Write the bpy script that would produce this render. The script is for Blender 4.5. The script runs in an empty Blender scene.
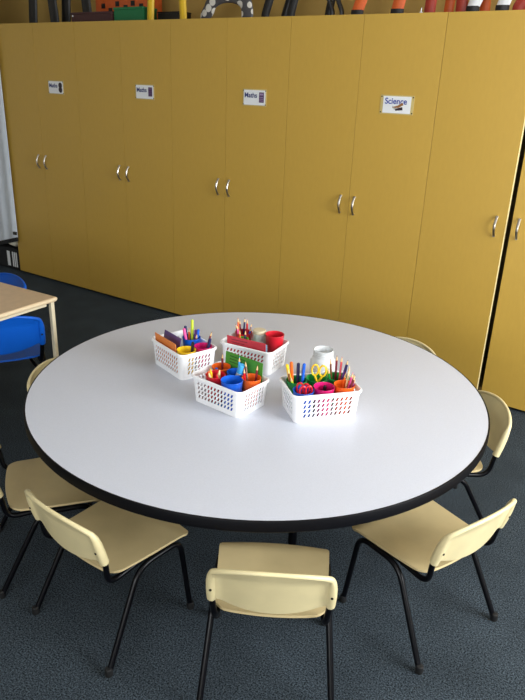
import bpy, bmesh, math, random
from math import sin, cos, pi, radians
from mathutils import Vector, Matrix, Euler

random.seed(7)
S = bpy.context.scene
COL = S.collection

# ------------------------------------------------------------------ helpers
def srgb(r, g, b):
    def f(c):
        c /= 255.0
        return c / 12.92 if c <= 0.04045 else ((c + 0.055) / 1.055) ** 2.4
    return (f(r), f(g), f(b), 1.0)

MATS = {}
def mat(name, rgb, rough=0.5, metal=0.0, spec=0.5, noise=0.0, nscale=40.0, bump=0.0, bscale=200.0,
        trans=0.0, alpha=1.0, stretch=None):
    if name in MATS:
        return MATS[name]
    m = bpy.data.materials.new(name)
    m.use_nodes = True
    nt = m.node_tree
    b = nt.nodes['Principled BSDF']
    c = srgb(*rgb)
    b.inputs['Base Color'].default_value = c
    b.inputs['Roughness'].default_value = rough
    b.inputs['Metallic'].default_value = metal
    b.inputs['Specular IOR Level'].default_value = spec
    b.inputs['Transmission Weight'].default_value = trans
    b.inputs['Alpha'].default_value = alpha
    if noise or bump:
        tc = nt.nodes.new('ShaderNodeTexCoord')
        src = tc.outputs['Object']
        if stretch:
            mp = nt.nodes.new('ShaderNodeMapping')
            mp.inputs['Scale'].default_value = stretch
            nt.links.new(src, mp.inputs['Vector'])
            src = mp.outputs['Vector']
        if noise:
            n = nt.nodes.new('ShaderNodeTexNoise')
            n.inputs['Scale'].default_value = nscale
            n.inputs['Detail'].default_value = 5
            nt.links.new(src, n.inputs['Vector'])
            r = nt.nodes.new('ShaderNodeValToRGB')
            r.color_ramp.elements[0].position = 0.3
            r.color_ramp.elements[1].position = 0.7
            r.color_ramp.elements[0].color = tuple(v * (1 - noise) for v in c[:3]) + (1,)
            r.color_ramp.elements[1].color = tuple(min(1, v * (1 + noise)) for v in c[:3]) + (1,)
            nt.links.new(n.outputs['Fac'], r.inputs['Fac'])
            nt.links.new(r.outputs['Color'], b.inputs['Base Color'])
        if bump:
            n2 = nt.nodes.new('ShaderNodeTexNoise')
            n2.inputs['Scale'].default_value = bscale
            n2.inputs['Detail'].default_value = 3
            nt.links.new(src, n2.inputs['Vector'])
            bp = nt.nodes.new('ShaderNodeBump')
            bp.inputs['Strength'].default_value = bump
            bp.inputs['Distance'].default_value = 0.004
            nt.links.new(n2.outputs['Fac'], bp.inputs['Height'])
            nt.links.new(bp.outputs['Normal'], b.inputs['Normal'])
    MATS[name] = m
    return m

def carpet_mat():
    m = bpy.data.materials.new('carpet')
    m.use_nodes = True
    nt = m.node_tree
    b = nt.nodes['Principled BSDF']
    b.inputs['Roughness'].default_value = 0.95
    b.inputs['Specular IOR Level'].default_value = 0.1
    tc = nt.nodes.new('ShaderNodeTexCoord')
    n1 = nt.nodes.new('ShaderNodeTexNoise'); n1.inputs['Scale'].default_value = 210; n1.inputs['Detail'].default_value = 6; n1.inputs['Roughness'].default_value = .7
    n2 = nt.nodes.new('ShaderNodeTexNoise'); n2.inputs['Scale'].default_value = 5; n2.inputs['Detail'].default_value = 4
    for n in (n1, n2):
        nt.links.new(tc.outputs['Object'], n.inputs['Vector'])
    r1 = nt.nodes.new('ShaderNodeValToRGB')
    r1.color_ramp.elements[0].position = 0.40; r1.color_ramp.elements[0].color = srgb(11, 14, 17)
    r1.color_ramp.elements[1].position = 0.64; r1.color_ramp.elements[1].color = srgb(84, 95, 104)
    nt.links.new(n1.outputs['Fac'], r1.inputs['Fac'])
    r2 = nt.nodes.new('ShaderNodeValToRGB')
    r2.color_ramp.elements[0].position = 0.3; r2.color_ramp.elements[0].color = (0.8, 0.8, 0.8, 1)
    r2.color_ramp.elements[1].position = 0.7; r2.color_ramp.elements[1].color = (1.1, 1.1, 1.1, 1)
    nt.links.new(n2.outputs['Fac'], r2.inputs['Fac'])
    mx = nt.nodes.new('ShaderNodeMixRGB'); mx.blend_type = 'MULTIPLY'; mx.inputs['Fac'].default_value = 1
    nt.links.new(r1.outputs['Color'], mx.inputs['Color1'])
    nt.links.new(r2.outputs['Color'], mx.inputs['Color2'])
    nt.links.new(mx.outputs['Color'], b.inputs['Base Color'])
    bp = nt.nodes.new('ShaderNodeBump'); bp.inputs['Strength'].default_value = 0.6; bp.inputs['Distance'].default_value = 0.004
    nt.links.new(n1.outputs['Fac'], bp.inputs['Height'])
    nt.links.new(bp.outputs['Normal'], b.inputs['Normal'])
    return m

def cow_mat():
    m = bpy.data.materials.new('patched_grey'); m.use_nodes = True
    nt = m.node_tree; b = nt.nodes['Principled BSDF']
    tc = nt.nodes.new('ShaderNodeTexCoord'); v = nt.nodes.new('ShaderNodeTexVoronoi'); v.inputs['Scale'].default_value = 19
    nt.links.new(tc.outputs['Object'], v.inputs['Vector'])
    r = nt.nodes.new('ShaderNodeValToRGB'); r.color_ramp.interpolation = 'CONSTANT'
    r.color_ramp.elements[0].color = srgb(205, 200, 190)
    r.color_ramp.elements[1].position = 0.42; r.color_ramp.elements[1].color = srgb(72, 70, 72)
    nt.links.new(v.outputs['Distance'], r.inputs['Fac']); nt.links.new(r.outputs['Color'], b.inputs['Base Color'])
    return m

def link(name, me, parent=None, loc=(0, 0, 0), rot=(0, 0, 0)):
    o = bpy.data.objects.new(name, me)
    COL.objects.link(o)
    o.parent = parent
    o.location = loc
    o.rotation_euler = rot
    return o

def finish(bm, name, mats, smooth=35):
    me = bpy.data.meshes.new(name)
    bmesh.ops.recalc_face_normals(bm, faces=bm.faces[:])
    lay = bm.faces.layers.int.get('flat')
    flat = [bool(lay is not None and f[lay] == 1) for f in bm.faces]
    bm.to_mesh(me); bm.free()
    if not isinstance(mats, (list, tuple)):
        mats = [mats]
    for m in mats:
        me.materials.append(m)
    if smooth:
        me.shade_smooth()
        me.set_sharp_from_angle(angle=radians(smooth))
        if any(flat):
            me.polygons.foreach_set('use_smooth', [not fl for fl in flat])
            me.update()
    return me

def part(name, bm, mats, parent=None, loc=(0, 0, 0), rot=(0, 0, 0), smooth=28):
    return link(name, finish(bm, name, mats, smooth), parent, loc, rot)

def thing(name, label, cat, loc=(0, 0, 0), rz=0.0, group=None):
    o = bpy.data.objects.new(name, None)
    o.empty_display_size = 0.05
    COL.objects.link(o)
    o.location = loc
    o.rotation_euler = (0, 0, rz)
    return tag(o, label, cat, group)

def tag(o, label, cat, group=None):
    o['label'] = label
    o['category'] = cat
    if group:
        o['group'] = group
    return o

def struct(o):
    o['kind'] = 'structure'
    return o

def copy_tree(o, parent=None):
    c = o.copy(); COL.objects.link(c)
    c.parent = parent
    for ch in list(o.children):
        copy_tree(ch, c)
    return c

def box(bm, x0, x1, y0, y1, z0, z1, bev=0.0, mi=0):
    vs = [bm.verts.new((x, y, z)) for x in (x0, x1) for y in (y0, y1) for z in (z0, z1)]
    fs = [(0, 1, 3, 2), (4, 6, 7, 5), (0, 4, 5, 1), (2, 3, 7, 6), (0, 2, 6, 4), (1, 5, 7, 3)]
    lay = bm.faces.layers.int.get('flat') or bm.faces.layers.int.new('flat')
    old = set(bm.faces)
    faces = []
    for f in fs:
        fc = bm.faces.new([vs[i] for i in f]); fc.material_index = mi; fc[lay] = 1; faces.append(fc)
    if bev:
        es = list({e for f in faces for e in f.edges})
        r = bmesh.ops.bevel(bm, geom=es, offset=bev, segments=2, affect='EDGES', profile=0.6)
        for f in bm.faces:
            if f not in old:
                f.normal_update()
                f.material_index = mi
                f[lay] = 1 if max(abs(c) for c in f.normal) > .9995 else 0
    return vs

def BM():
    return bmesh.new()

def boxbm(*a, **k):
    bm = BM(); box(bm, *a, **k); return bm

def fillet(pts, rad, n=6):
    """polyline with every inner corner rounded"""
    pts = [Vector(p) for p in pts]
    if not isinstance(rad, (list, tuple)):
        rad = [rad] * len(pts)
    out = [pts[0]]
    for i in range(1, len(pts) - 1):
        a, b, c = pts[i - 1], pts[i], pts[i + 1]
        r = rad[i]
        d1 = min(r, (a - b).length * .49); d2 = min(r, (c - b).length * .49)
        s = b + (a - b).normalized() * d1; e = b + (c - b).normalized() * d2
        for k in range(n + 1):
            t = k / n
            out.append(s * (1 - t) ** 2 + b * 2 * t * (1 - t) + e * t * t)
    out.append(pts[-1])
    return out

def tube(bm, pts, r, seg=10, mi=0, cap=True, flat=None):
    """sweep a circle (or an ellipse r x flat) along pts; r may be a list"""
    pts = [Vector(p) for p in pts]
    n = len(pts)
    rs = r if isinstance(r, (list, tuple)) else [r] * n
    tang = []
    for i in range(n):
        t = pts[min(i + 1, n - 1)] - pts[max(i - 1, 0)]
        tang.append(t.normalized())
    ref = Vector((0, 0, 1)) if abs(tang[0].z) < 0.9 else Vector((1, 0, 0))
    u = (ref - tang[0] * ref.dot(tang[0])).normalized()
    rings = []
    for i in range(n):
        t = tang[i]
        u = (u - t * u.dot(t)).normalized()
        v = t.cross(u)
        ring = []
        for k in range(seg):
            a = 2 * pi * k / seg
            ring.append(bm.verts.new(pts[i] + u * cos(a) * rs[i] + v * sin(a) * (rs[i] if flat is None else flat)))
        rings.append(ring)
    for i in range(n - 1):
        for k in range(seg):
            f = bm.faces.new((rings[i][k], rings[i][(k + 1) % seg], rings[i + 1][(k + 1) % seg], rings[i + 1][k]))
            f.material_index = mi
    if cap:
        bm.faces.new(rings[0][::-1]).material_index = mi
        bm.faces.new(rings[-1]).material_index = mi
    return rings

def lathe(bm, prof, seg=32, mi=0, close=False):
    """prof: list of (r, z); r = 0 makes a pole"""
    rings = []
    for (r, z) in prof:
        if r <= 1e-6:
            rings.append([bm.verts.new((0, 0, z))])
        else:
            rings.append([bm.verts.new((r * cos(2 * pi * k / seg), r * sin(2 * pi * k / seg), z)) for k in range(seg)])
    pairs = list(zip(rings, rings[1:]))
    if close:
        pairs.append((rings[-1], rings[0]))
    for a, b in pairs:
        for k in range(seg):
            k2 = (k + 1) % seg
            if len(a) == 1 and len(b) == 1:
                continue
            if len(a) == 1:
                f = bm.faces.new((a[0], b[k], b[k2]))
            elif len(b) == 1:
                f = bm.faces.new((a[k], a[k2], b[0]))
            else:
                f = bm.faces.new((a[k], a[k2], b[k2], b[k]))
            f.material_index = mi

# ------------------------------------------------------------------ materials
CARPET = carpet_mat()
YEL = mat('yellow_laminate', (190, 153, 66), rough=0.42, noise=0.02, nscale=60, stretch=(1, 1, .3), bump=0.05, bscale=500)
EDGE = mat('pale_edge_band', (240, 220, 160), rough=0.4)
CARC = mat('carcass_board', (120, 96, 44), rough=0.6, noise=.05)
PLINTH = mat('plinth_black', (22, 20, 18), rough=0.6)
STEEL = mat('satin_steel', (205, 200, 192), rough=0.28, metal=1.0)
WALL = mat('painted_wall', (190, 156, 84), rough=0.8, noise=.04, nscale=8)
WALLW = mat('painted_wall_pale', (208, 204, 194), rough=0.85, noise=.03, nscale=8)
CEIL = mat('ceiling_white', (232, 230, 224), rough=0.9)
TOPM = mat('table_laminate', (200, 203, 214), rough=0.33, spec=0.4, noise=0.035, nscale=320)
BLK = mat('black_edge', (7, 7, 11), rough=0.5, spec=.15)
TUBE = mat('black_tube', (5, 5, 9), rough=0.32, spec=.25)
RUB = mat('rubber', (10, 10, 11), rough=0.7)
SEATM = mat('cream_seat', (200, 180, 134), rough=0.42, noise=0.10, nscale=7, bump=0.05, bscale=400)
CREAM = mat('cream_plastic', (222, 207, 160), rough=0.38, noise=0.07, nscale=9, bump=0.05, bscale=400)
BLUEP = mat('blue_plastic', (14, 92, 200), rough=0.42, spec=.3, noise=0.05, nscale=12, bump=.05, bscale=400)
SCREW = mat('screw_dark', (40, 36, 30), rough=0.4, metal=.6)
WOODT = mat('tan_desk_top', (202, 174, 140), rough=0.45, noise=0.05, nscale=30)
DESKF = mat('pale_desk_frame', (226, 214, 184), rough=0.45, noise=.04)
BASK = mat('white_plastic', (242, 242, 244), rough=0.35, spec=.5)
WHITEC = mat('white_card', (226, 228, 230), rough=0.5)
INK = mat('navy_ink', (44, 56, 110), rough=0.6)

# ------------------------------------------------------------------ camera
FPX, PITCH, ROLL, CAMH = 648.74, 0.386945, 0.0392586, 1.575
cam = bpy.data.cameras.new('camera')
cam.sensor_fit = 'VERTICAL'
cam.sensor_height = 24.0
cam.lens = FPX / 700.0 * 24.0
cam.clip_start = 0.02
co = bpy.data.objects.new('camera', cam); COL.objects.link(co)
fw = Vector((0, cos(PITCH), -sin(PITCH))); rt = Vector((1, 0, 0)); up = rt.cross(fw)
r2 = rt * cos(ROLL) + up * sin(ROLL); u2 = -rt * sin(ROLL) + up * cos(ROLL)
M = Matrix((r2, u2, -fw)).transposed().to_4x4()
M.translation = (0, 0, CAMH)
co.matrix_world = M
S.camera = co

# ------------------------------------------------------------------ room frame (x along the cupboards, y into the wall)
TH = -0.584024
P0 = Vector((-0.28123, 4.22137, 0))
D1 = Vector((cos(TH), sin(TH), 0)); D2 = Vector((-sin(TH), cos(TH), 0))
W = 0.441649
HC = 1.932
def RP(s, y, z=0.0):
    return P0 + D1 * s + D2 * y + Vector((0, 0, z))

X0, X1, Y0, Y1, ZC = -3.05, 4.6, -6.2, 0.56, 2.7     # room extents in that frame
def room_slab(name, x0, x1, y0, y1, z0, z1, m):
    return struct(part(name, boxbm(x0, x1, y0, y1, z0, z1), m, None, RP(0, 0), (0, 0, TH), smooth=0))
room_slab('floor', X0 - .1, X1 + .1, Y0 - .1, Y1 + .1, -0.1, 0.0, CARPET)
room_slab('ceiling', X0 - .1, X1 + .1, Y0 - .1, Y1 + .1, ZC, ZC + .1, CEIL)
room_slab('wall_back', X0 - .1, X1 + .1, Y1, Y1 + .1, 0, ZC, WALL)
room_slab('wall_left', X0 - .1, X0, Y0, Y1, 0, ZC, WALLW)

def wall_with_hole(name, along, pos, a0, a1, h0, h1, z0, z1, thick, m):
    """along 'y': wall in plane x = pos running a0..a1; along 'x': plane y = pos"""
    bm = BM()
    def b(p0, p1, q0, q1):
        if along == 'y':
            box(bm, pos, pos + thick, p0, p1, q0, q1)
        else:
            box(bm, p0, p1, pos - thick, pos, q0, q1)
    b(a0, h0, 0, ZC); b(h1, a1, 0, ZC); b(h0, h1, 0, z0); b(h0, h1, z1, ZC)
    return struct(part(name, bm, m, None, RP(0, 0), (0, 0, TH), smooth=0))
WR = (-2.35, -0.45, 0.85, 2.35)     # window in the right wall: y0, y1, z0, z1
WF = (1.6, 4.2, 1.0, 2.4)           # window in the wall behind the camera: x0, x1, z0, z1
wall_with_hole('wall_right', 'y', X1, Y0, Y1, WR[0], WR[1], WR[2], WR[3], .1, WALLW)
wall_with_hole('wall_front', 'x', Y0, X0 - .1, X1 + .1, WF[0], WF[1], WF[2], WF[3], .1, WALLW)

FRM = mat('window_frame_white', (225, 225, 222), rough=.4)
def win_frame(name, along, pos, h0, h1, z0, z1):
    bm = BM(); t = .05
    def b(p0, p1, q0, q1):
        if along == 'y':
            box(bm, pos + .02, pos + .07, p0, p1, q0, q1)
        else:
            box(bm, p0, p1, pos - .07, pos - .02, q0, q1)
    b(h0, h0 + t, z0, z1); b(h1 - t, h1, z0, z1)
    b(h0 + t, h1 - t, z0, z0 + t); b(h0 + t, h1 - t, z1 - t, z1)
    mid = (h0 + h1) / 2
    b(mid - .025, mid + .025, z0 + t, z1 - t)
    return struct(part(name, bm, FRM, None, RP(0, 0), (0, 0, TH), smooth=0))
win_frame('window_1', 'y', X1, *WR)
win_frame('window_2', 'x', Y0, *WF)

def win_light(name, s, y, z, sx, sz, direction, power, color):
    l = bpy.data.lights.new(name, 'AREA'); l.shape = 'RECTANGLE'; l.size = sx; l.size_y = sz
    l.energy = power; l.color = color
    o = bpy.data.objects.new(name, l); COL.objects.link(o)
    o.location = RP(s, y, z)
    o.rotation_euler = Vector(direction).to_track_quat('-Z', 'Y').to_euler()
    return o
win_light('daylight_side', X1 + .13, (WR[0] + WR[1]) / 2, (WR[2] + WR[3]) / 2, WR[1] - WR[0], WR[3] - WR[2], -D1, 195, (0.93, 0.97, 1.0))
win_light('daylight_rear', (WF[0] + WF[1]) / 2, Y0 - .13, (WF[2] + WF[3]) / 2, WF[1] - WF[0], WF[3] - WF[2], D2, 108, (0.95, 0.98, 1.0))

w = bpy.data.worlds.new('sky'); S.world = w; w.use_nodes = True
w.node_tree.nodes['Background'].inputs['Color'].default_value = (0.75, 0.86, 1.0, 1)
w.node_tree.nodes['Background'].inputs['Strength'].default_value = 0.6

# ------------------------------------------------------------------ cupboards
def handle_bm():
    bm = BM()
    pts = []
    for i in range(13):
        t = i / 12
        pts.append((0, -0.006 - 0.024 * sin(pi * t), 0.914 + 0.1 * t))
    tube(bm, pts, 0.0042, 8, flat=0.0065)
    for z in (0.916, 1.012):
        tube(bm, [(0, 0.0, z), (0, -0.011, z)], 0.006, 8)
    return bm
handle_me = finish(handle_bm(), 'handle', STEEL)

CUP_LABELS = ['tall yellow cupboard farthest to the left, beside the white curtain',
              'tall yellow cupboard with the second sign from the left',
              'tall yellow cupboard in the middle of the row, third from the left',
              'tall yellow cupboard with the Science sign on its right door',
              'tall yellow cupboard at the right end with a gap between its doors']
for i in range(5):
    c = thing('cupboard', CUP_LABELS[i], 'cupboard', RP((2 * i - 4) * W, 0), TH, 'tall yellow cupboards along the wall')
    bm = BM()
    x = W - .0008
    box(bm, -x, -x + .018, .022, .5, .06, HC); box(bm, x - .018, x, .022, .5, .06, HC)
    box(bm, -x + .018, x - .018, .022, .5, .06, .078); box(bm, -x + .018, x - .018, .022, .5, HC - .018, HC)
    box(bm, -x + .018, x - .018, .49, .5, .078, HC - .018)
    part('carcass', bm, CARC, c, smooth=0)
    part('plinth', boxbm(-x, x, .03, .49, 0, .06), PLINTH, c, smooth=0)
    for sgn in (-1, 1):
        g = .001
        last = i == 4
        wl = W - 2 * g
        if last and sgn == 1:
            wl -= .021
        bm = boxbm(0, wl, 0, .019, .018, HC, bev=.0012)
        # the free edge of the slightly open door carries a pale edge band
        for f in bm.faces:
            if last and sgn == -1 and f.calc_center_median().x > wl - .002:
                f.material_index = 1
        if sgn == -1:
            dr = part('door', bm, [YEL, EDGE], c, (-W + g, 0, 0), (0, 0, radians(-1.6) if last else 0))
            hx = wl - .048
        else:
            dr = part('door', bm, [YEL, EDGE], c, (W - g - wl, 0, 0))
            hx = .036
        h = link('handle', handle_me, dr, (hx, 0, 0))

# signs on the doors
def text_me(txt, size, m):
    cu = bpy.data.curves.new('lettering', 'FONT'); cu.body = txt; cu.size = size; cu.extrude = .0002; cu.offset = .0009
    cu.align_x = 'LEFT'
    o = bpy.data.objects.new('lettering', cu); COL.objects.link(o)
    bpy.context.view_layer.update()
    me = bpy.data.meshes.new_from_object(o.evaluated_get(bpy.context.evaluated_depsgraph_get()))
    bpy.data.objects.remove(o)
    me.materials.clear(); me.materials.append(m)
    return me
SLEEVE = mat('clear_sleeve', (196, 176, 116), rough=.2, spec=.5)
PURP = mat('plum_print', (70, 34, 78), rough=.5)
DARKP = mat('dark_print', (44, 30, 40), rough=.5)
KEYP = mat('pale_print', (150, 130, 165), rough=.5)
BRN = mat('brown_print', (150, 100, 50), rough=.5)
GREYP = mat('grey_print', (170, 172, 168), rough=.5)
maths_me = text_me('Maths', .0375, INK)
sci_me = text_me('Science', .041, mat('blue_ink', (44, 64, 150), rough=.6))
SL = ['small white Maths sign on the leftmost cupboard with a dark picture',
      'small white Maths sign on the second cupboard from the left',
      'white Maths sign with plum picture on the middle cupboard door',
      'white Science sign in a clear screwed sleeve on the fourth cupboard']
for i in range(4):
    t = thing('door_sign', SL[i], 'sign', RP((2 * i - 4 + (.52 if i == 3 else .48)) * W, -.0003, 1.507), TH, 'subject signs on the cupboards')
    sx = .093 if i == 3 else .085
    part('sleeve', boxbm(-sx, sx, -.002, 0, -.047, .047, bev=.0006), SLEEVE, t)
    part('card', boxbm(-.077, .077, -.0032, -.002, -.041, .041), WHITEC, t, smooth=0)
    if i < 3:
        link('lettering', maths_me, t, (-.072, -.0035, .0), (pi / 2, 0, 0))
        bm = BM()
        box(bm, .034, .068, -.0042, -.0032, -.026, .03, bev=.0004)
        if i == 0:
            bm.free(); bm = BM()
            lathe(bm, [(0, 0), (.02, 0), (.019, .001), (0, .001)], 20)
            r = bmesh.ops.duplicate(bm, geom=bm.faces[:])
            vs = [v for v in r['geom'] if isinstance(v, bmesh.types.BMVert)]
            bmesh.ops.translate(bm, verts=vs, vec=(0, .03, 0))
            bmesh.ops.rotate(bm, verts=bm.verts[:], cent=(0, 0, 0), matrix=Matrix.Rotation(pi / 2, 3, 'X'))
            bmesh.ops.translate(bm, verts=bm.verts[:], vec=(.05, -.0032, -.015))
        pc = part('picture', bm, DARKP if i == 0 else PURP, t)
        if i:
            bm = BM()
            box(bm, .038, .064, -.0046, -.0042, .013, .024)
            for a in range(3):
                for b in range(3):
                    box(bm, .039 + a * .009, .045 + a * .009, -.0046, -.0042, -.02 + b * .01, -.014 + b * .01)
            part('keys', bm, KEYP if i == 2 else mat('dim_print', (96, 76, 110)), pc, smooth=0)
    else:
        link('lettering', sci_me, t, (-.068, -.0035, .004), (pi / 2, 0, 0))
        bm = BM()
        tube(bm, [(-.022, -.0036, -.014), (.01, -.0036, -.008), (.034, -.0036, .006)], [.003, .006, .007], 8, 0, flat=.0006)
        tube(bm, [(-.006, -.0036, -.024), (.034, -.0036, -.017)], [.005, .008], 8, 1, flat=.0006)
        tube(bm, [(-.024, -.0036, -.006), (-.006, -.0036, -.02)], [.002, .007], 8, 2, flat=.0006)
        part('picture', bm, [BRN, DARKP, GREYP], t)
    for sxx in (-1, 1):
        for sz in (-1, 1):
            bm = BM(); tube(bm, [(sxx * (sx - .006), -.0015, sz * .038), (sxx * (sx - .006), -.0036, sz * .038)], .0035, 8)
            part('screw', bm, SCREW, t)

# ------------------------------------------------------------------ things standing on the cupboards
BLACKP = mat('black_paint', (20, 18, 18), rough=.5)
ORANGEP = mat('orange_paint', (206, 92, 34), rough=.5, noise=.12, nscale=20)
REDP = mat('dark_red_paint', (150, 44, 26), rough=.5, noise=.1, nscale=20)
YELP = mat('yellow_paint', (216, 176, 32), rough=.5)
GRNP = mat('green_box', (24, 106, 62), rough=.6)
BRNP = mat('brown_box', (66, 34, 34), rough=.6)
COW = cow_mat()
def KX(k):
    return (k - 4) * W
def arch(name, label, cat, kl, kr, height, r, m, y=.12, lean=0.0, foot=None, group='painted figures on top of the cupboards', squash=None):
    """a free-standing painted arch on two legs"""
    t = thing(name, label, cat, RP(KX((kl + kr) / 2), y, HC), TH, group)
    hw = KX(kr) - KX((kl + kr) / 2)
    pts = [(-hw, 0, 0), (-hw, 0, .03)]
    for k in range(13):
        a = pi - pi * k / 12
        pts.append((hw * .9 * cos(a) + lean * .6, 0, height * .45 + height * .55 * sin(a)))
    pts += [(hw, 0, .03), (hw, 0, 0)]
    bm = BM(); tube(bm, fillet(pts, .012, 3), r, 10, flat=.018)
    part('arch', bm, m, t)
    if foot:
        for sx in (-1, 1):
            bm = BM(); tube(bm, [(sx * hw, 0, 0), (sx * hw, 0, .035)], r + .003, 10, flat=.021)
            part('foot', bm, foot, t)
    return t
arch('painted_arch', 'black painted arch at the far left end above the cupboards', 'arch', -.36, .19, .30, .045, BLACKP, y=.14)
arch('painted_arch', 'black painted arch whose right leg stands behind the brown box', 'arch', .31, .84, .32, .045, BLACKP, y=.2)
bx = thing('storage_box', 'flat dark brown box on top of the second cupboard', 'box', RP(KX(1.18), .12, HC), TH)
part('box_body', boxbm(-.2, .2, -.03, .05, 0, .055, bev=.003), BRNP, bx)
part('lid', boxbm(-.203, .203, -.033, .053, .055, .068, bev=.003), BRNP, bx)
bm = BM(); lathe(bm, [(0, 0), (.006, 0), (.005, .003), (0, .004)], 12)
part('stud', bm, WHITEC, bx, (-.18, -.033, .045), (pi / 2, 0, 0))
hs = thing('toy_house', 'orange model house with dark windows behind the brown box', 'toy house', RP(KX(1.42), .34, HC), TH)
bm = BM()
box(bm, -.27, .27, -.05, .06, 0, .19, bev=.003)
part('wall', bm, ORANGEP, hs)
bm = BM()
v = [(-.28, -.06, .19), (.28, -.06, .19), (.28, .07, .19), (-.28, .07, .19), (-.28, .005, .28), (.28, .005, .28)]
vv = [bm.verts.new(q) for q in v]
for f in ((0, 1, 5, 4), (2, 3, 4, 5), (0, 4, 3), (1, 2, 5), (3, 2, 1, 0)):
    bm.faces.new([vv[i] for i in f])
part('roof', bm, BRNP, hs, smooth=0)
for k, (a, z) in enumerate(((-.19, .11), (-.12, .08), (-.05, .12), (.03, .095), (.1, .12), (.18, .1))):
    part('window', boxbm(a - .018, a + .018, -.053, -.05, z, z + .032), BLACKP, hs, smooth=0)
gb = thing('storage_box', 'green box beside the brown box on top of the cupboards', 'box', RP(KX(1.97), .13, HC), TH)
part('box_body', boxbm(-.135, .135, -.03, .1, 0, .075, bev=.003), GRNP, gb)
part('lid', boxbm(-.138, .138, -.033, .103, .075, .09, bev=.003), GRNP, gb)
arch('painted_arch', 'bright yellow arch on top of the cupboards beside the green box', 'arch', 2.40, 3.03, .5, .026, YELP, y=.11)
db = thing('storage_box', 'low dark box between the legs of the yellow arch', 'box', RP(KX(2.64), .22, HC), TH)
part('box_body', boxbm(-.1, .1, -.05, .05, 0, .055, bev=.003), BLACKP, db)
part('lid', boxbm(-.102, .102, -.052, .052, .055, .063, bev=.002), BLACKP, db)
arch('painted_arch', 'grey arch with white patches on top of the middle cupboard', 'arch', 3.42, 4.13, .135, .042, COW, y=.12, lean=.02)
arch('painted_arch', 'slim black arch next to the grey patched arch', 'arch', 4.36, 4.76, .5, .026, BLACKP, y=.16, lean=.1)
arch('painted_arch', 'thin black arch standing inside a wider black pair', 'arch', 4.52, 5.19, .45, .024, BLACKP, y=.26, lean=.08)
arch('painted_arch', 'narrow black arch just left of the orange one', 'arch', 5.40, 5.53, .4, .011, BLACKP, y=.14, lean=-.12)
arch('painted_arch', 'orange arch with black feet above the Science cupboard', 'arch', 5.74, 6.26, .36, .034, ORANGEP, y=.14, lean=.06, foot=BLACKP)
arch('painted_arch', 'dark red arch above the right edge of the Science cupboard', 'arch', 6.66, 7.03, .4, .03, REDP, y=.14)
arch('painted_arch', 'slim orange arch standing behind the dark red arch', 'arch', 6.80, 7.22, .4, .026, ORANGEP, y=.24)
arch('painted_arch', 'white arch with black feet on top of the last cupboard', 'arch', 7.17, 7.49, .38, .03, WHITEC, y=.12, lean=.08, foot=BLACKP)
arch('painted_arch', 'red arch farthest to the right above the last cupboard', 'arch', 7.65, 8.2, .38, .03, REDP, y=.14, lean=.15)
bm = BM()
lathe(bm, [(0, 0), (.009, 0), (.009, .004), (.003, .008), (.002, .024), (0, .026)], 12)
tag(part('push_pin', bm, WHITEC, None, RP(KX(6.66), .03, HC)), 'tiny white pin standing on the front edge of the cupboards', 'pin')

# ------------------------------------------------------------------ white curtain and striped bag at the far left
cu = thing('curtain', 'white curtain hanging beside the left end of the cupboards', 'curtain', RP(-3.02, 0), TH)
def drape(x0, x1, z0f, z1, n, amp, thick, y=0.0, sag=0.0):
    bm = BM()
    nz = 10
    g = []
    for i in range(n + 1):
        u = i / n
        x = x0 + (x1 - x0) * u
        row = []
        for k in range(nz + 1):
            t = k / nz
            z = z0f(u) + (z1(u) - z0f(u)) * t
            yy = y + amp * (1 - .5 * t) * sin(u * 38) + amp * .5 * sin(u * 17 + 1)
            row.append((x, yy, z))
        g.append(row)
    F = [[bm.verts.new(p) for p in r] for r in g]
    B = [[bm.verts.new((p[0], p[1] + thick, p[2])) for p in r] for r in g]
    for i in range(n):
        for k in range(nz):
            bm.faces.new((F[i][k], F[i + 1][k], F[i + 1][k + 1], F[i][k + 1]))
            bm.faces.new((B[i][k], B[i][k + 1], B[i + 1][k + 1], B[i + 1][k]))
    for k in range(nz):
        bm.faces.new((F[0][k], F[0][k + 1], B[0][k + 1], B[0][k]))
        bm.faces.new((F[n][k], B[n][k], B[n][k + 1], F[n][k + 1]))
    for i in range(n):
        bm.faces.new((F[i][0], B[i][0], B[i + 1][0], F[i + 1][0]))
        bm.faces.new((F[i][nz], F[i + 1][nz], B[i + 1][nz], B[i][nz]))
    return bm
CLOTH = mat('white_cloth', (214, 222, 232), rough=.8, noise=.04, nscale=12)
FLEECE = mat('cream_fleece', (226, 220, 200), rough=.95, noise=.1, nscale=90, bump=.8, bscale=160)
CX = .850
part('cloth', drape(0, CX, lambda u: max(.2, .31 + .24 * (u - 1)), lambda u: 2.3, 60, .008, .004, -.021), CLOTH, cu)
part('hem', drape(0, CX, lambda u: max(.17, .28 + .24 * (u - 1)), lambda u: max(.205, .315 + .24 * (u - 1)), 60, .008, .012, -.029), mat('black_cloth', (24, 24, 28), rough=.8), cu)
bm = BM(); tube(bm, [(-.02, .02, 2.3), (CX, .02, 2.3)], .011, 10)
tube(bm, [(CX / 2, .02, 2.3), (CX / 2, .559, 2.3)], .008, 10)
part('rail', bm, STEEL, cu)
part('clip', boxbm(CX - .03, CX + .005, -.042, -.026, .335, .36, bev=.002), BLACKP, cu)
bg = thing('bag', 'black bag with white stripes and cream fleece top on the floor by the curtain', 'bag', RP(-2.475, .066), TH)
bm = BM()
box(bm, -.25, .25, -.055, .055, 0, .19, bev=.025)
BAGM = MATS['black_cloth']
part('bag_body', bm, BAGM, bg)
for xs, wd in ((-.17, .012), (-.06, .012), (.105, .018), (.165, .007), (.19, .007), (.215, .007)):
    part('stripe', boxbm(xs - wd, xs + wd, -.0575, -.0545, .03, .16), WHITEC, bg, smooth=0)
bm = BM()
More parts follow.
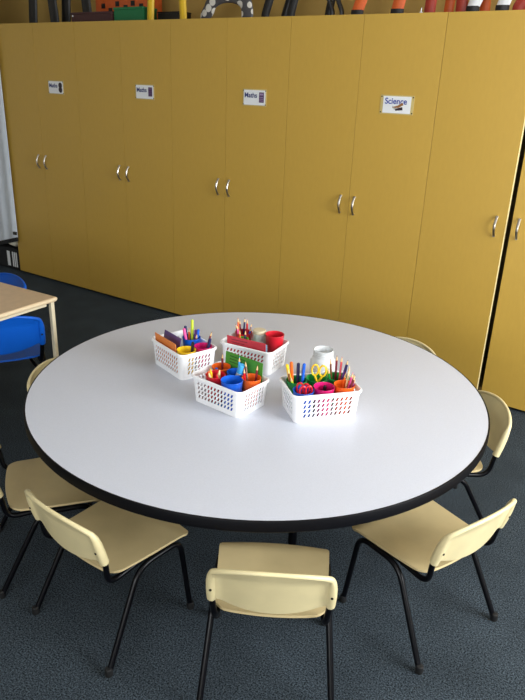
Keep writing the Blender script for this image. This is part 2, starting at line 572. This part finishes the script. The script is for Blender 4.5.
tube(bm, [(-.25 + .05 * k, .012 * sin(k * 2.1), .245 + .006 * sin(k * 3.3)) for k in range(11)], [.03 + .006 * sin(k * 1.7) for k in range(11)], 12)
part('fleece_top', bm, FLEECE, bg, (0, -.03, 0))

# ------------------------------------------------------------------ chairs
def seat_bm():
    bm = BM(); nu, nv = 20, 24
    RC = .042
    def P(u, v):        # u -1..1 across, v 0..1 rear to front
        d = .302 * v
        y = -.118 + d
        hw = .147 + .017 * min(1, v / .85)
        if d < RC:
            hw -= RC - math.sqrt(max(0, RC * RC - (RC - d) ** 2))
        if v > .9:
            hw -= .02 * ((v - .9) / .1) ** 2
        x = hw * u
        yy = y + (.010 * (1 - u * u) if v > .9 else 0) * (v - .9) / .1 - .008 * (1 - u * u) * (1 - v) ** 3
        z = .298 - .009 * (1 - u * u) * sin(pi * min(1, v * 1.05)) + .006 * (1 - v) ** 4
        if v > .82:
            z -= .022 * ((v - .82) / .18) ** 2
        return (x, yy, z)
    vs = [0, .012, .03, .055, .085, .115, .145] + [.145 + .855 * (k + 1) / (nv - 6) for k in range(nv - 6)]
    g = [[bm.verts.new(P(-1 + 2 * i / nu, t)) for t in vs] for i in range(nu + 1)]
    for i in range(nu):
        for k in range(len(vs) - 1):
            bm.faces.new((g[i][k], g[i + 1][k], g[i + 1][k + 1], g[i][k + 1]))
    bmesh.ops.recalc_face_normals(bm, faces=bm.faces[:])
    bmesh.ops.solidify(bm, geom=bm.faces[:], thickness=.007)
    return bm

BULGE, RISE = .028, .036
def back_bm():
    bm = BM(); nu, nv = 28, 12
    def P(u, v):        # v 0 bottom .. 1 top
        c = 1 - u * u
        zb = .375 - .031 * c
        zt = .470 + RISE * c ** .7
        z = zb + (zt - zb) * v
        lean = -.024 * (z - .38) / .1
        y = -.147 + .010 * min(1, (1 - v) * 4) * min(1, 6 * (1 - abs(u))) + lean - BULGE * c ** .85
        return (.148 * u, y, z)
    us = [-cos(pi * i / nu) for i in range(nu + 1)]
    g = [[bm.verts.new(P(u, k / nv)) for k in range(nv + 1)] for u in us]
    for i in range(nu):
        for k in range(nv):
            bm.faces.new((g[i][k], g[i + 1][k], g[i + 1][k + 1], g[i][k + 1]))
    bmesh.ops.recalc_face_normals(bm, faces=bm.faces[:])
    bmesh.ops.solidify(bm, geom=bm.faces[:], thickness=.006)
    # sleeves down both sides and the rolled rim along the top, one swept lip
    pts = []; rs = []
    for s in (-1, 1):
        side = [(s * .151, -.141, .364), (s * .151, -.151, .400), (s * .1505, -.160, .435), (s * .149, -.166, .456)]
        if s == -1:
            pts += side; rs += [.0130, .0138, .013, .011]
        else:
            tail = side[::-1]
    top = []
    for i in range(1, 26):
        q = P(-cos(pi * i / 26), 1)
        top.append((q[0] * .99, q[1] - .003, q[2]))
    pts += top; rs += [.0085 - .0025 * sin(pi * i / 26) for i in range(1, 26)]
    pts += tail; rs += [.011, .013, .0138, .0130]
    tube(bm, pts, rs, 10)
    return bm

TRAD = .0090
def frame_bm(s):
    """front leg, side rail and rear leg: one bent tube"""
    bm = BM()
    pts = fillet([(s * .172, .163, .006), (s * .160, .132, .279), (s * .157, -.028, .278), (s * .18, -.173, .006)], [0, .045, .05, 0], 8)
    tube(bm, pts, TRAD, 10)
    return bm
def support_bm(s):
    """bent tube from under the seat up into the backrest sleeve"""
    bm = BM()
    pts = fillet([(s * .135, .045, .279), (s * .139, -.04, .279), (s * .143, -.128, .274), (s * .151, -.138, .36), (s * .1505, -.161, .44)],
                 [0, .03, .05, .03, 0], 7)
    tube(bm, pts, TRAD * .95, 10)
    return bm
def foot_bm(x, y):
    bm = BM(); lathe(bm, [(0, 0), (.0105, 0), (.0118, .004), (.0108, .024), (.009, .026), (0, .026)], 14)
    bmesh.ops.translate(bm, verts=bm.verts[:], vec=(x, y, 0))
    return bm

def make_chair(plastic, seatm, name):
    t = thing(name, 'x', 'chair')
    part('seat', seat_bm(), seatm, t, smooth=50)
    b = part('backrest', back_bm(), plastic, t, smooth=50)
    for s in (-1, 1):
        bm = BM(); lathe(bm, [(0, 0), (.0035, 0), (.0035, .002), (0, .0025)], 10)
        part('screw', bm, SCREW, b, (s * .151, -.167, .41), (pi / 2, 0, 0))
        f = part('leg_frame', frame_bm(s), TUBE, t, smooth=60)
        part('rubber_foot', foot_bm(s * .172, .163), RUB, f)
        part('rubber_foot', foot_bm(s * .18, -.173), RUB, f)
        part('back_support', support_bm(s), TUBE, t, smooth=60)
    bm = BM(); tube(bm, [(-.150, .03, .276), (.150, .03, .276)], .009, 10)
    part('crossbar', bm, TUBE, t)
    return t

CH = [
    ((.052, 1.427), 87.5, 'cream plastic chair nearest the camera, seen square from behind'),
    ((-.437, 1.607), 52, 'cream chair at the front left of the round table, whole seat and back in view'),
    ((.535, 1.659), 127, 'cream chair at the front right of the round table'),
    ((.702, 2.180), 187, 'cream chair at the right side of the round table, back curving above its edge'),
    ((-.726, 1.876), 22.5, 'cream chair cut off by the left edge of the picture, its back out of view'),
    ((-.681, 2.325), -18, 'cream chair behind the left of the table below the blue chair, only its back showing'),
    ((.55, 2.668), 222, 'cream chair behind the round table by the cupboards, only the top of its back showing'),
]
c0 = make_chair(CREAM, SEATM, 'classroom_chair')
for i, (p, az, lab) in enumerate(CH):
    c = c0 if i == 0 else copy_tree(c0)
    c.location = (p[0], p[1], 0); c.rotation_euler = (0, 0, radians(az - 90))
    c['label'] = lab; c['group'] = 'cream chairs around the round table'
b0 = make_chair(BLUEP, BLUEP, 'classroom_chair')
for i, (p, az, lab) in enumerate([((-1.256, 2.866), 115, 'blue plastic chair in front of the tan desk, its back to the round table'),
                                  ((-1.555, 3.375), 240, 'blue plastic chair on the far side of the tan desk, only the top showing')]):
    c = b0 if i == 0 else copy_tree(b0)
    c.location = (p[0], p[1], 0); c.rotation_euler = (0, 0, radians(az - 90)); c.scale = (1.18, 1.18, 1.18) if i == 0 else (1.04, 1.04, 1.04)
    c['label'] = lab; c['group'] = 'blue chairs at the tan desk'

# ------------------------------------------------------------------ tan desk
DC = Vector((-.9585, 2.846, 0)); DA = radians(149.5)      # visible corner; local x along the far edge, local y towards the camera side
dk = thing('desk', 'rectangular tan desk with pale frame at the left edge', 'desk', DC, DA)
DL, DW, DZ = 1.2, .64, .64
part('desktop', boxbm(0, DL, 0, DW, DZ - .022, DZ, bev=.004), WOODT, dk)
bm = BM()
tube(bm, [(.002, .002, DZ - .011), (DL - .002, .002, DZ - .011), (DL - .002, DW - .002, DZ - .011), (.002, DW - .002, DZ - .011), (.002, .006, DZ - .011)], .0085, 8, flat=.009)
part('edge_trim', bm, mat('desk_edge', (224, 204, 170), rough=.45), dk)
for nm, a in (('apron', (.05, DL - .05, .012, .03)), ('apron', (.05, DL - .05, DW - .03, DW - .012)), ('apron', (.012, .03, .05, DW - .05)), ('apron', (DL - .03, DL - .012, .05, DW - .05))):
    part(nm, boxbm(*a, DZ - .037, DZ - .0225, bev=.002), DESKF, dk)
for x in (.008, DL - .030):
    for y in (.008, DW - .030):
        lg = part('leg', boxbm(x, x + .019, y, y + .019, .008, DZ - .0225, bev=.003), DESKF, dk)
        part('foot_cap', boxbm(x - .001, x + .020, y - .001, y + .020, 0, .012, bev=.002), RUB, lg)

# ------------------------------------------------------------------ round table
TC = Vector((-.0100, 2.1443, 0)); TR = .8085; TZ = .567
tb = thing('round_table', 'large round table with grey white top and black edge', 'table', TC)
bm = BM(); lathe(bm, [(0, TZ - .03), (TR - .006, TZ - .03), (TR - .006, TZ), (0, TZ)], 128)
part('tabletop', bm, TOPM, tb)
bm = BM()
lathe(bm, [(TR - .006, TZ - .034), (TR - .002, TZ - .034), (TR, TZ - .031), (TR, TZ - .004), (TR - .002, TZ + .0003), (TR - .006, TZ + .0003)], 128, close=True)
part('edge_band', bm, BLK, tb)
bm = BM()
ring = [(.41 * cos(2 * pi * k / 48), .41 * sin(2 * pi * k / 48), TZ - .045) for k in range(49)]
tube(bm, ring, .0145, 8)
part('under_frame', bm, TUBE, tb)
for k in range(4):
    a = radians(-71 + 90 * k)
    lx, ly = .41 * cos(a), .41 * sin(a)
    bm = BM(); tube(bm, [(lx, ly, .01), (lx, ly, TZ - .031)], .0145, 14)
    lg = part('leg', bm, TUBE, tb)
    bm = BM(); lathe(bm, [(0, 0), (.019, 0), (.019, .02), (.015, .024), (0, .024)], 16)
    part('foot_cap', bm, RUB, lg, (lx, ly, 0))

# ------------------------------------------------------------------ baskets
BH = .095
def basket_mesh():
    bm = BM()
    base = (.100, .071, .016); rim = (.109, .0765, .02)
    cols = []      # (side, fraction, is_slot_start)
    def perim(hx, hy, rc):
        pts = []; flags = []
        def side(p, q, n):
            L = (q - p).length; mrg = .006
            ts = [0] + [(mrg + (L - 2 * mrg) * k / n) / L for k in range(n + 1)]
            for j, t in enumerate(ts):
                pts.append(p.lerp(q, t)); flags.append(0 if j == 0 or j == n + 1 else 1)
        def corner(cx, cy, a0):
            for k in range(0, 4):
                a = a0 + (pi / 2) * k / 4
                pts.append(Vector((cx + rc * cos(a), cy + rc * sin(a)))); flags.append(0)
        V = Vector
        side(V((-hx + rc, -hy)), V((hx - rc, -hy)), 11)
        corner(hx - rc, -hy + rc, -pi / 2)
        side(V((hx, -hy + rc)), V((hx, hy - rc)), 7)
        corner(hx - rc, hy - rc, 0)
        side(V((hx - rc, hy)), V((-hx + rc, hy)), 11)
        corner(-hx + rc, hy - rc, pi / 2)
        side(V((-hx, hy - rc)), V((-hx, -hy + rc)), 7)
        corner(-hx + rc, -hy + rc, pi)
        return pts, flags
    rows = [0, .16, .33, .50, .67, .84, 1.0]
    rings = []
    for t in rows:
        h = [base[i] + (rim[i] - base[i]) * t for i in range(3)]
        pts, flags = perim(*h)
        rings.append([Vector((p.x, p.y, BH * t)) for p in pts])
    n = len(flags)
    V = [[bm.verts.new(p) for p in r] for r in rings]
    for k in range(len(rows) - 1):
        for i in range(n):
            j = (i + 1) % n
            q = (V[k][i], V[k][j], V[k + 1][j], V[k + 1][i])
            if flags[i] and 1 <= k <= 4:
                a, b, c, d = [v.co for v in q]
                def B(u, v):
                    return (a * (1 - u) + b * u) * (1 - v) + (d * (1 - u) + c * u) * v
                h = [bm.verts.new(B(u, v)) for u, v in ((.05, .10), (.56, .10), (.95, .90), (.44, .90))]
                for m in range(4):
                    bm.faces.new((q[m], q[(m + 1) % 4], h[(m + 1) % 4], h[m]))
            else:
                bm.faces.new(q)
    bm.faces.new(V[0][::-1])
    # rolled rim
    prev = V[-1]
    for (o, z) in ((.004, BH + .0015), (.007, BH - .001), (.007, BH - .007)):
        cur = []
        for i in range(n):
            p = rings[-1][i]
            a, b = rings[-1][i - 1], rings[-1][(i + 1) % n]
            tg = (b - a); nn = Vector((tg.y, -tg.x, 0)).normalized()
            cur.append(bm.verts.new((p.x + nn.x * o, p.y + nn.y * o, z)))
        for i in range(n):
            j = (i + 1) % n
            bm.faces.new((prev[i], prev[j], cur[j], cur[i]))
        prev = cur
    bmesh.ops.recalc_face_normals(bm, faces=bm.faces[:])
    bmesh.ops.solidify(bm, geom=bm.faces[:], thickness=.0018)
    return finish(bm, 'basket', BASK, 30)
BME = basket_mesh()
BK = {  # centre, turn, label
    'A': ((-.2975, 2.267), -51, 'white perforated basket farthest left, holding the orange and purple cards'),
    'B': ((-.031, 2.324), -27.5, 'white perforated basket at the back, holding the red card and tall red cup'),
    'C': ((-.105, 1.989), -38, 'white perforated basket at the front left of the four, with the green card'),
    'D': ((.196, 1.953), 16, 'white perforated basket farthest right, in front of the empty cloudy jar'),
}
def bp(k, x, y, z=0.0):
    c, r, _ = BK[k]; a = radians(r)
    return Vector((c[0] + x * cos(a) - y * sin(a), c[1] + x * sin(a) + y * cos(a), TZ + z))
def brot(k):
    return radians(BK[k][1])
for k in BK:
    o = link('basket', BME, None, bp(k, 0, 0, .0022), (0, 0, brot(k)))
    o.scale = {'A': (1, 1, 1.06), 'B': (1, 1, 1), 'C': (1, 1, 1), 'D': (1.06, 1.03, 1.04)}[k]
    tag(o, BK[k][2], 'basket', 'white baskets on the round table')

# cups
def cup_me(r, h, m, name='cup'):
    bm = BM()
    rb = r * .77
    lathe(bm, [(0, .0), (rb - .002, .0), (rb, .002), (r, h - .003), (r + .0012, h - .001), (r + .0006, h), (r - .0012, h - .001), (rb - .0015, .003), (0, .003)], 32)
    return finish(bm, name, m, 40)
PC = dict(
    red=(206, 26, 44), blue=(16, 92, 205), yellow=(244, 200, 32), magenta=(214, 22, 110), orange=(242, 104, 28),
    green=(24, 140, 62), lime=(190, 214, 52), navy=(28, 34, 84), brown=(120, 66, 36), purple=(104, 48, 140), pink=(236, 90, 160),
    white=(235, 235, 232), black=(26, 24, 28), skyblue=(70, 170, 230), maroon=(120, 24, 40), cream=(240, 214, 160), lightgreen=(110, 190, 70))
def pm(c):
    return mat('plastic_' + c, PC[c], rough=.35, spec=.5)
CUPS = {}
BZ = .0048
def cup(key, bk, x, y, color, label, r=.0375, h=.088):
    o = link('cup', cup_me(r, h, pm(color)), None, bp(bk, x, y, BZ))
    tag(o, label, 'cup', 'plastic cups in the baskets')
    CUPS[key] = (o, r, h)
cup('A1', 'A', -.002, .036, 'blue', 'blue cup at the back of the left basket holding coloured markers', r=.034, h=.112)
cup('A2', 'A', .069, -.031, 'yellow', 'yellow cup in the near corner of the left basket', r=.034, h=.1)
cup('A3', 'A', .072, .040, 'magenta', 'magenta cup in the right corner of the left basket', r=.032, h=.1)
cup('B1', 'B', -.070, .036, 'red', 'red cup full of pencils at the left of the back basket', r=.033, h=.105)
cup('B2', 'B', -.038, -.026, 'lightgreen', 'small light green cup behind the red card', r=.022, h=.104)
cup('B3', 'B', .068, .034, 'red', 'tall plain red cup at the right end of the back basket', r=.0355, h=.125)
cup('C1', 'C', -.068, .030, 'orange', 'orange cup at the left of the basket with the green card', r=.032, h=.1)
cup('C2', 'C', -.036, -.034, 'red', 'red cup holding crayons in the basket with the green card', r=.033, h=.1)
cup('C3', 'C', .0, .030, 'blue', 'blue cup holding a glue stick, behind the empty blue cup', r=.031, h=.1)
cup('C4', 'C', .037, -.034, 'blue', 'empty blue cup at the near corner of the front left basket', r=.036, h=.103)
cup('C5', 'C', .068, .030, 'orange', 'orange cup holding brown pencils in front of the green card', r=.032, h=.1)
cup('D1', 'D', -.071, -.036, 'blue', 'blue cup holding red scissors in the right basket', r=.034, h=.096)
cup('D2', 'D', .000, -.036, 'magenta', 'magenta cup in the front row of the right basket', r=.034, h=.102)
cup('D3', 'D', .071, -.036, 'orange', 'orange cup in the front row of the right basket', r=.034, h=.104)
cup('D4', 'D', -.071, .037, 'green', 'green cup behind the red scissors, full of markers', r=.034, h=.1)
cup('D5', 'D', .000, .037, 'green', 'green cup with yellow scissors in the middle of the back row', r=.034, h=.1)
cup('D6', 'D', .071, .037, 'green', 'green cup at the back right corner of the right basket', r=.034, h=.1)

# pencils, markers
WOODP = mat('pencil_wood', (222, 184, 130), rough=.6)
def pencil_me(c, L, kind):
    bm = BM(); r = .0038
    if kind == 'pencil':
        tube(bm, [(0, 0, 0), (0, 0, L - .018)], r, 6, 0)
        bm2 = [(r, L - .018), (.0012, L - .004)]
        tube(bm, [(0, 0, L - .018), (0, 0, L - .005)], [r * .98, .0013], 8, 1)
        tube(bm, [(0, 0, L - .005), (0, 0, L)], [.0013, .0003], 8, 2)
        return finish(bm, 'pencil', [pm(c), WOODP, pm(c)], 30)
    if kind == 'marker':
        r = .0050
        lathe(bm, [(0, 0), (r * .9, 0), (r, .002), (r, L * .6)], 12, 0)
        lathe(bm, [(r, L * .6), (r * 1.15, L * .6), (r * 1.1, L - .003), (r * .6, L), (0, L)], 12, 1)
        return finish(bm, 'marker', [pm('white' if c in ('pink', 'skyblue') else c), pm(c)], 30)
    r = .0055
    lathe(bm, [(0, 0), (r, 0), (r, L - .014), (r * .8, L - .013), (r * .4, L), (0, L)], 12, 0)
    return finish(bm, 'crayon', pm(c), 30)
PME = {}
SEGS = {}
def seg_dist(p0, p1, q0, q1):
    """least distance between two straight sticks"""
    d = 1e9
    n = 24
    v = q1 - q0; vv = v.dot(v)
    for i in range(n + 1):
        x = p0.lerp(p1, i / n)
        t = max(0, min(1, (x - q0).dot(v) / vv))
        d = min(d, (x - (q0 + v * t)).length)
    return d
GLF = CUPS['C3'][0].location + Vector((-.008, .004, .016)); GLR = CUPS['C3'][0].location + Vector((.013, -.008, .104))
SEGS['C3'] = [(GLF, GLF + (GLR - GLF).normalized() * .12, .0115)]
def stick(cupkey, color, az, kind, L, label, off=None, group=None, tilt=-.02):
    """lean a stick in a cup: its foot on the far side of the cup floor, its shaft on the rim, az in world degrees"""
    o, r, h = CUPS[cupkey]
    rad = {'pencil': .0042, 'marker': .0062, 'crayon': .0058}[kind]
    placed = SEGS.setdefault(cupkey, [])
    rb = r * .77
    best = None
    sd0 = 0.0 if off is None else off
    for dn in (0, 8, -8, 16, -16, 26, -26, 38, -38, 52, -52, 70, -70, 90, -90):
        for sd in (sd0, 0.0, .007, -.007, .013, -.013, .018, -.018):
            for tl in (tilt, .35, 0.0, -.4, -.7, -.95):
                a = radians(az + dn)
                d = Vector((cos(a), sin(a), 0)); side = Vector((-d.y, d.x, 0))
                half = (rb - rad * 1.8) ** 2 - sd * sd
                top = (r - rad * 1.8) ** 2 - sd * sd
                if half <= 0 or top <= 0:
                    continue
                foot = o.location + side * sd - d * math.sqrt(half) * tl + Vector((0, 0, .0035 + rad * .6))
                rim = o.location + side * sd + d * math.sqrt(top) + Vector((0, 0, h))
                tip = foot + (rim - foot).normalized() * L
                gap = min([seg_dist(foot, tip, q0, q1) - qr - rad for q0, q1, qr in placed] or [1])
                if best is None or (best[0] < .0008 and gap > best[0]):
                    best = (gap, foot, rim, tip)
        if best and best[0] >= .0008:
            break
    gap, foot, rim, tip = best
    placed.append((foot, tip, rad))
    key = (color, kind, L)
    if key not in PME:
        PME[key] = pencil_me(color, L, kind)
    p = link(kind, PME[key], None, foot)
    p.rotation_euler = (rim - foot).to_track_quat('Z', 'Y').to_euler()
    return tag(p, label, kind, group)

LB = 'in the blue cup of the left basket'
stick('A1', 'pink', 165, 'marker', .142, 'pink marker ' + LB, .012)
stick('A1', 'lime', 95, 'marker', .165, 'tall lime marker ' + LB, -.002)
stick('A1', 'navy', 140, 'marker', .145, 'navy marker ' + LB, -.012)
stick('A1', 'blue', 50, 'marker', .135, 'blue marker ' + LB, .006)
stick('A1', 'purple', 70, 'marker', .128, 'purple marker ' + LB, .018)
stick('A1', 'orange', 20, 'pencil', .135, 'orange pencil ' + LB, .012)
stick('A1', 'brown', 10, 'pencil', .128, 'brown pencil ' + LB, -.004)
stick('A2', 'orange', 200, 'crayon', .085, 'orange crayon sunk in the yellow cup', .002)
stick('A2', 'black', 30, 'marker', .12, 'black pen leaning out of the yellow cup', -.002)
stick('A3', 'navy', 20, 'marker', .125, 'dark navy pen leaning right out of the magenta cup in the left basket', -.008)
stick('A3', 'maroon', 25, 'pencil', .150, 'maroon pencil leaning right out of the magenta cup in the left basket', .010, tilt=.6)
stick('A3', 'blue', 185, 'crayon', .085, 'blue crayon sunk in the magenta cup of the left basket', .0)
BL = 'in the red pencil cup of the back basket'
for i, (c, az, L, of) in enumerate([('brown', 170, .128, .004), ('orange', 120, .145, .012), ('red', 95, .138, -.014), ('navy', 60, .142, .004), ('purple', 40, .130, .014),
                                    ('maroon', 140, .136, -.006), ('blue', 25, .122, -.008), ('pink', 150, .126, .016)]):
    stick('B1', c, az, 'pencil', L + .006, '%s pencil %s' % (c, BL), of, tilt=-.1)
stick('B2', 'navy', 60, 'pencil', .128, 'navy pencil in the light green cup behind the red card', .0)
stick('B2', 'orange', 120, 'pencil', .13, 'orange pencil in the light green cup behind the red card', .004)
for i, (c, az, L, of) in enumerate([('cream', 190, .088, .008), ('orange', 150, .088, .010), ('red', 250, .090, -.004), ('cream', 60, .085, -.012), ('yellow', 215, .09, -.012)]):
    lab = '%s crayon in the red cup of the front left basket' % c
    stick('C2', c, az, 'crayon', L + .016, lab if c != 'cream' else 'cream crayon lying low in the red crayon cup', of, 'cream crayons in the red cup' if c == 'cream' else None)
stick('C1', 'blue', 200, 'marker', .092, 'short blue marker in the left orange cup of the front left basket', .004)
stick('C1', 'maroon', 95, 'pencil', .132, 'maroon pencil in the left orange cup of the front left basket', -.004)
stick('C3', 'skyblue', 70, 'pencil', .140, 'sky blue pencil in the blue cup in front of the green card', .006)
for i, (c, az, L, of) in enumerate([('brown', 120, .145, .006), ('maroon', 60, .132, -.004), ('red', 150, .125, -.010)]):
    stick('C5', c, az, 'pencil', L, '%s pencil in the orange cup in front of the green card' % c, of)
DL4 = 'in the left green cup of the right basket'
for i, (c, az, L, of, kd) in enumerate([('yellow', 175, .150, .002, 'marker'), ('orange', 150, .148, .016, 'marker'), ('navy', 95, .142, -.006, 'marker'), ('lime', 205, .12, .012, 'pencil'),
                                        ('brown', 165, .14, -.012, 'pencil'), ('blue', 70, .146, .004, 'marker'), ('maroon', 120, .135, -.002, 'pencil')]):
    stick('D4', c, az, kd, L, '%s %s %s' % (c, kd, DL4), of, tilt=-.05)
stick('D2', 'navy', 240, 'marker', .09, 'short navy pen sunk in the magenta cup of the right basket', .004)
stick('D2', 'black', 100, 'marker', .088, 'short black pen sunk in the magenta cup of the right basket', -.008)
DL6 = 'in the right green cup of the right basket'
for i, (c, az, L, of) in enumerate([('lime', 175, .125, .0), ('brown', 130, .14, .012), ('maroon', 90, .15, .006), ('red', 75, .148, -.008), ('purple', 40, .145, .006),
                                    ('navy', 25, .15, -.006), ('green', 160, .12, -.012)]):
    stick('D6', c, az, 'pencil', L + .008, '%s pencil %s' % (c, DL6), of, tilt=-.1)
DL3 = 'leaning right out of the orange cup in the right basket'
for i, (c, az, L, of) in enumerate([('pink', 35, .125, .002), ('brown', 15, .122, .012), ('cream', 50, .14, -.012), ('purple', 5, .118, -.004), ('maroon', 25, .13, -.016), ('orange', 55, .118, .014)]):
    stick('D3', c, az, 'pencil', L + .012, '%s pencil %s' % (c, DL3), of, tilt=.0)

# glue stick
o3, r3, h3 = CUPS['C3']
gl = thing('glue_stick', 'white and sky blue glue stick leaning out of a blue cup', 'glue stick')
bm = BM(); lathe(bm, [(0, 0), (.0095, 0), (.0105, .002), (.0105, .088), (0, .088)], 20)
part('barrel', bm, pm('white'), gl)
bm = BM(); lathe(bm, [(.0112, .0), (.0112, .028), (.010, .031), (0, .031), ], 20); lathe(bm, [(.0112, 0), (0, 0)], 20)
part('cap', bm, pm('skyblue'), gl, (0, 0, .088))
bm = BM(); lathe(bm, [(.0108, .035), (.0108, .07)], 20)
bmesh.ops.solidify(bm, geom=bm.faces[:], thickness=.0003)
part('label_band', bm, pm('blue'), gl)
ft, rm = GLF, GLR
gl.location = ft; gl.rotation_euler = (rm - ft).to_track_quat('Z', 'Y').to_euler()

# scissors
def scissors(label, cupkey, c, az, lift, spread, group=None, turn=0.0, L=.066, shift=0.0):
    o, r, h = CUPS[cupkey]
    t = thing('scissors', label, 'scissors', group=group)
    for s in (-1, 1):
        bm = BM()
        pts = [(s * (.004 + spread + .011 * cos(a)), 0, L + .022 + .019 * sin(a)) for a in [2 * pi * k / 20 for k in range(20)]]
        tube(bm, pts + [pts[0]], .0032, 8, flat=.0042)
        tube(bm, [(s * .001, s * .002, L - .022), (s * (.004 + spread), 0, L + .004)], [.004, .004], 8)
        hd = part('handle', bm, pm(c), t)
        bm = BM()
        box(bm, s * .001 - .005, s * .001 + .005, s * .0012 - .0008, s * .0012 + .0008, 0, L - .018)
        part('blade', bm, STEEL, t, smooth=0)
    bm = BM(); tube(bm, [(0, -.004, L - .022), (0, .004, L - .022)], .003, 8)
    part('pivot', bm, STEEL, t)
    a = radians(az); d = Vector((cos(a), sin(a), 0))
    sv = Vector((-d.y, d.x, 0)) * shift
    ft = o.location + sv + d * (r * .12) + Vector((0, 0, .006)); rm = o.location + sv + d * (r * lift) + Vector((0, 0, h))
    t.location = ft
    q = (rm - ft).to_track_quat('Z', 'Y')
    t.rotation_euler = (q.to_matrix() @ Matrix.Rotation(radians(turn), 3, 'Z')).to_euler()
    return t
scissors('red handled scissors nearest the basket rim in the blue cup', 'D1', 'red', 285, .32, .006, 'red scissors in the blue cup', 0, L=.068, shift=.004)
scissors('red handled scissors behind the other pair in the blue cup', 'D1', 'red', 75, .34, .006, 'red scissors in the blue cup', 0, shift=.004)
scissors('yellow handled scissors standing in the middle green cup', 'D5', 'yellow', 60, .35, .009, None, 20, L=.094)

# cards
def card(bk, x, y, tilt, w, h, color, label, name='card', group=None, yaw=0, th=.0022, marks=None):
    o = thing(name, label, 'card', bp(bk, x, y, BZ), brot(bk) + radians(yaw), group)
    m = mat('card_' + color[0], color[1], rough=.5, noise=.04, nscale=30)
    bm = boxbm(-w / 2, w / 2, -th / 2, th / 2, 0, h, bev=.0006)
    part('sheet', bm, m, o)
    if marks:
        mm = mat('print_' + color[0], marks, rough=.6)
        for k in range(3):
            ln = w * (.42 - .08 * k)
            part('printed_line', boxbm(-w * .38, -w * .38 + ln, -th / 2 - .0003, -th / 2, h - .014 - k * .011, h - .0105 - k * .011), mm, o, smooth=0)
    o.rotation_euler = Euler((-radians(tilt), 0, brot(bk) + radians(yaw)), 'XYZ')
    return o
card('A', -.022, -.0580, -4, .150, .122, ('orange', (226, 132, 62)), 'orange card standing against the left side of the left basket')
card('A', -.034, -.0500, 11, .118, .128, ('purple', (92, 72, 128)), 'purple card leaning behind the orange card')
card('B', .000, -.0640, -2.5, .166, .122, ('red', (196, 52, 66)), 'red card standing along the front of the back basket', marks=(120, 30, 44))
card('B', .004, -.0600, -2.2, .166, .116, ('paleblue', (140, 184, 214)), 'pale blue card just behind the red card')
card('C', .000, .0640, 2.5, .166, .142, ('green', (74, 150, 50)), 'green card standing along the back of the front left basket', marks=(40, 96, 34))

# jars
CLEAR = bpy.data.materials.new('clear_plastic'); CLEAR.use_nodes = True
_b = CLEAR.node_tree.nodes['Principled BSDF']
_b.inputs['Base Color'].default_value = srgb(245, 247, 248); _b.inputs['Roughness'].default_value = .25
_b.inputs['Transmission Weight'].default_value = .45; _b.inputs['IOR'].default_value = 1.3
def jar(name, label, loc, m, lid=None, k=1.0, kz=1.0):
    t = thing(name, label, 'jar', loc)
    t.scale = (k, k, kz)
    bm = BM()
    out = [(0, 0), (.036, 0), (.040, .004), (.041, .05), (.040, .066), (.034, .076), (.031, .079), (.031, .098), (.0325, .100), (.030, .101)]
    inn = [(.029, .098), (.029, .080), (.032, .074), (.038, .064), (.039, .006), (.034, .003), (0, .003)]
    lathe(bm, out + inn, 40)
    part('jar_body', bm, m, t, smooth=50)
    bm = BM()
    for z in (.084, .090, .095):
        ring = [(.0312 * cos(2 * pi * k / 32), .0312 * sin(2 * pi * k / 32), z) for k in range(33)]
        tube(bm, ring, .0011, 6)
    part('screw_thread', bm, m, t)
    if lid:
        bm = BM(); lathe(bm, [(0, .1015), (.032, .1015), (.033, .103), (.033, .112), (.031, .114), (0, .114)], 32)
        part('lid', bm, lid, t)
    return t
jar('jar', 'empty cloudy jar without a lid on the table behind the right basket', (.224, 2.200, TZ + .0005), CLEAR, k=1.16, kz=1.22)
jb = jar('jar', 'cloudy white jar with a tan lid standing inside the back basket', bp('B', .0, .036, BZ), mat('cloudy_plastic', (226, 228, 226), rough=.3, trans=.3), mat('tan_lid', (206, 192, 164), rough=.5), k=.76, kz=1.12)
bw = thing('pencil_sharpener', 'small sky blue sharpener on the floor of the front left basket', 'sharpener', bp('C', .0, -.056, BZ), brot('C'))
part('body', boxbm(-.012, .012, -.006, .006, 0, .012, bev=.002), pm('skyblue'), bw)
part('blade', boxbm(-.009, .009, -.003, .004, .012, .0128), STEEL, bw, smooth=0)

# ------------------------------------------------------------------ render look
S.view_settings.view_transform = 'Standard'
S.view_settings.look = 'None'
S.view_settings.exposure = 0.08
S.view_settings.gamma = 1.0
S.view_settings.use_curve_mapping = False
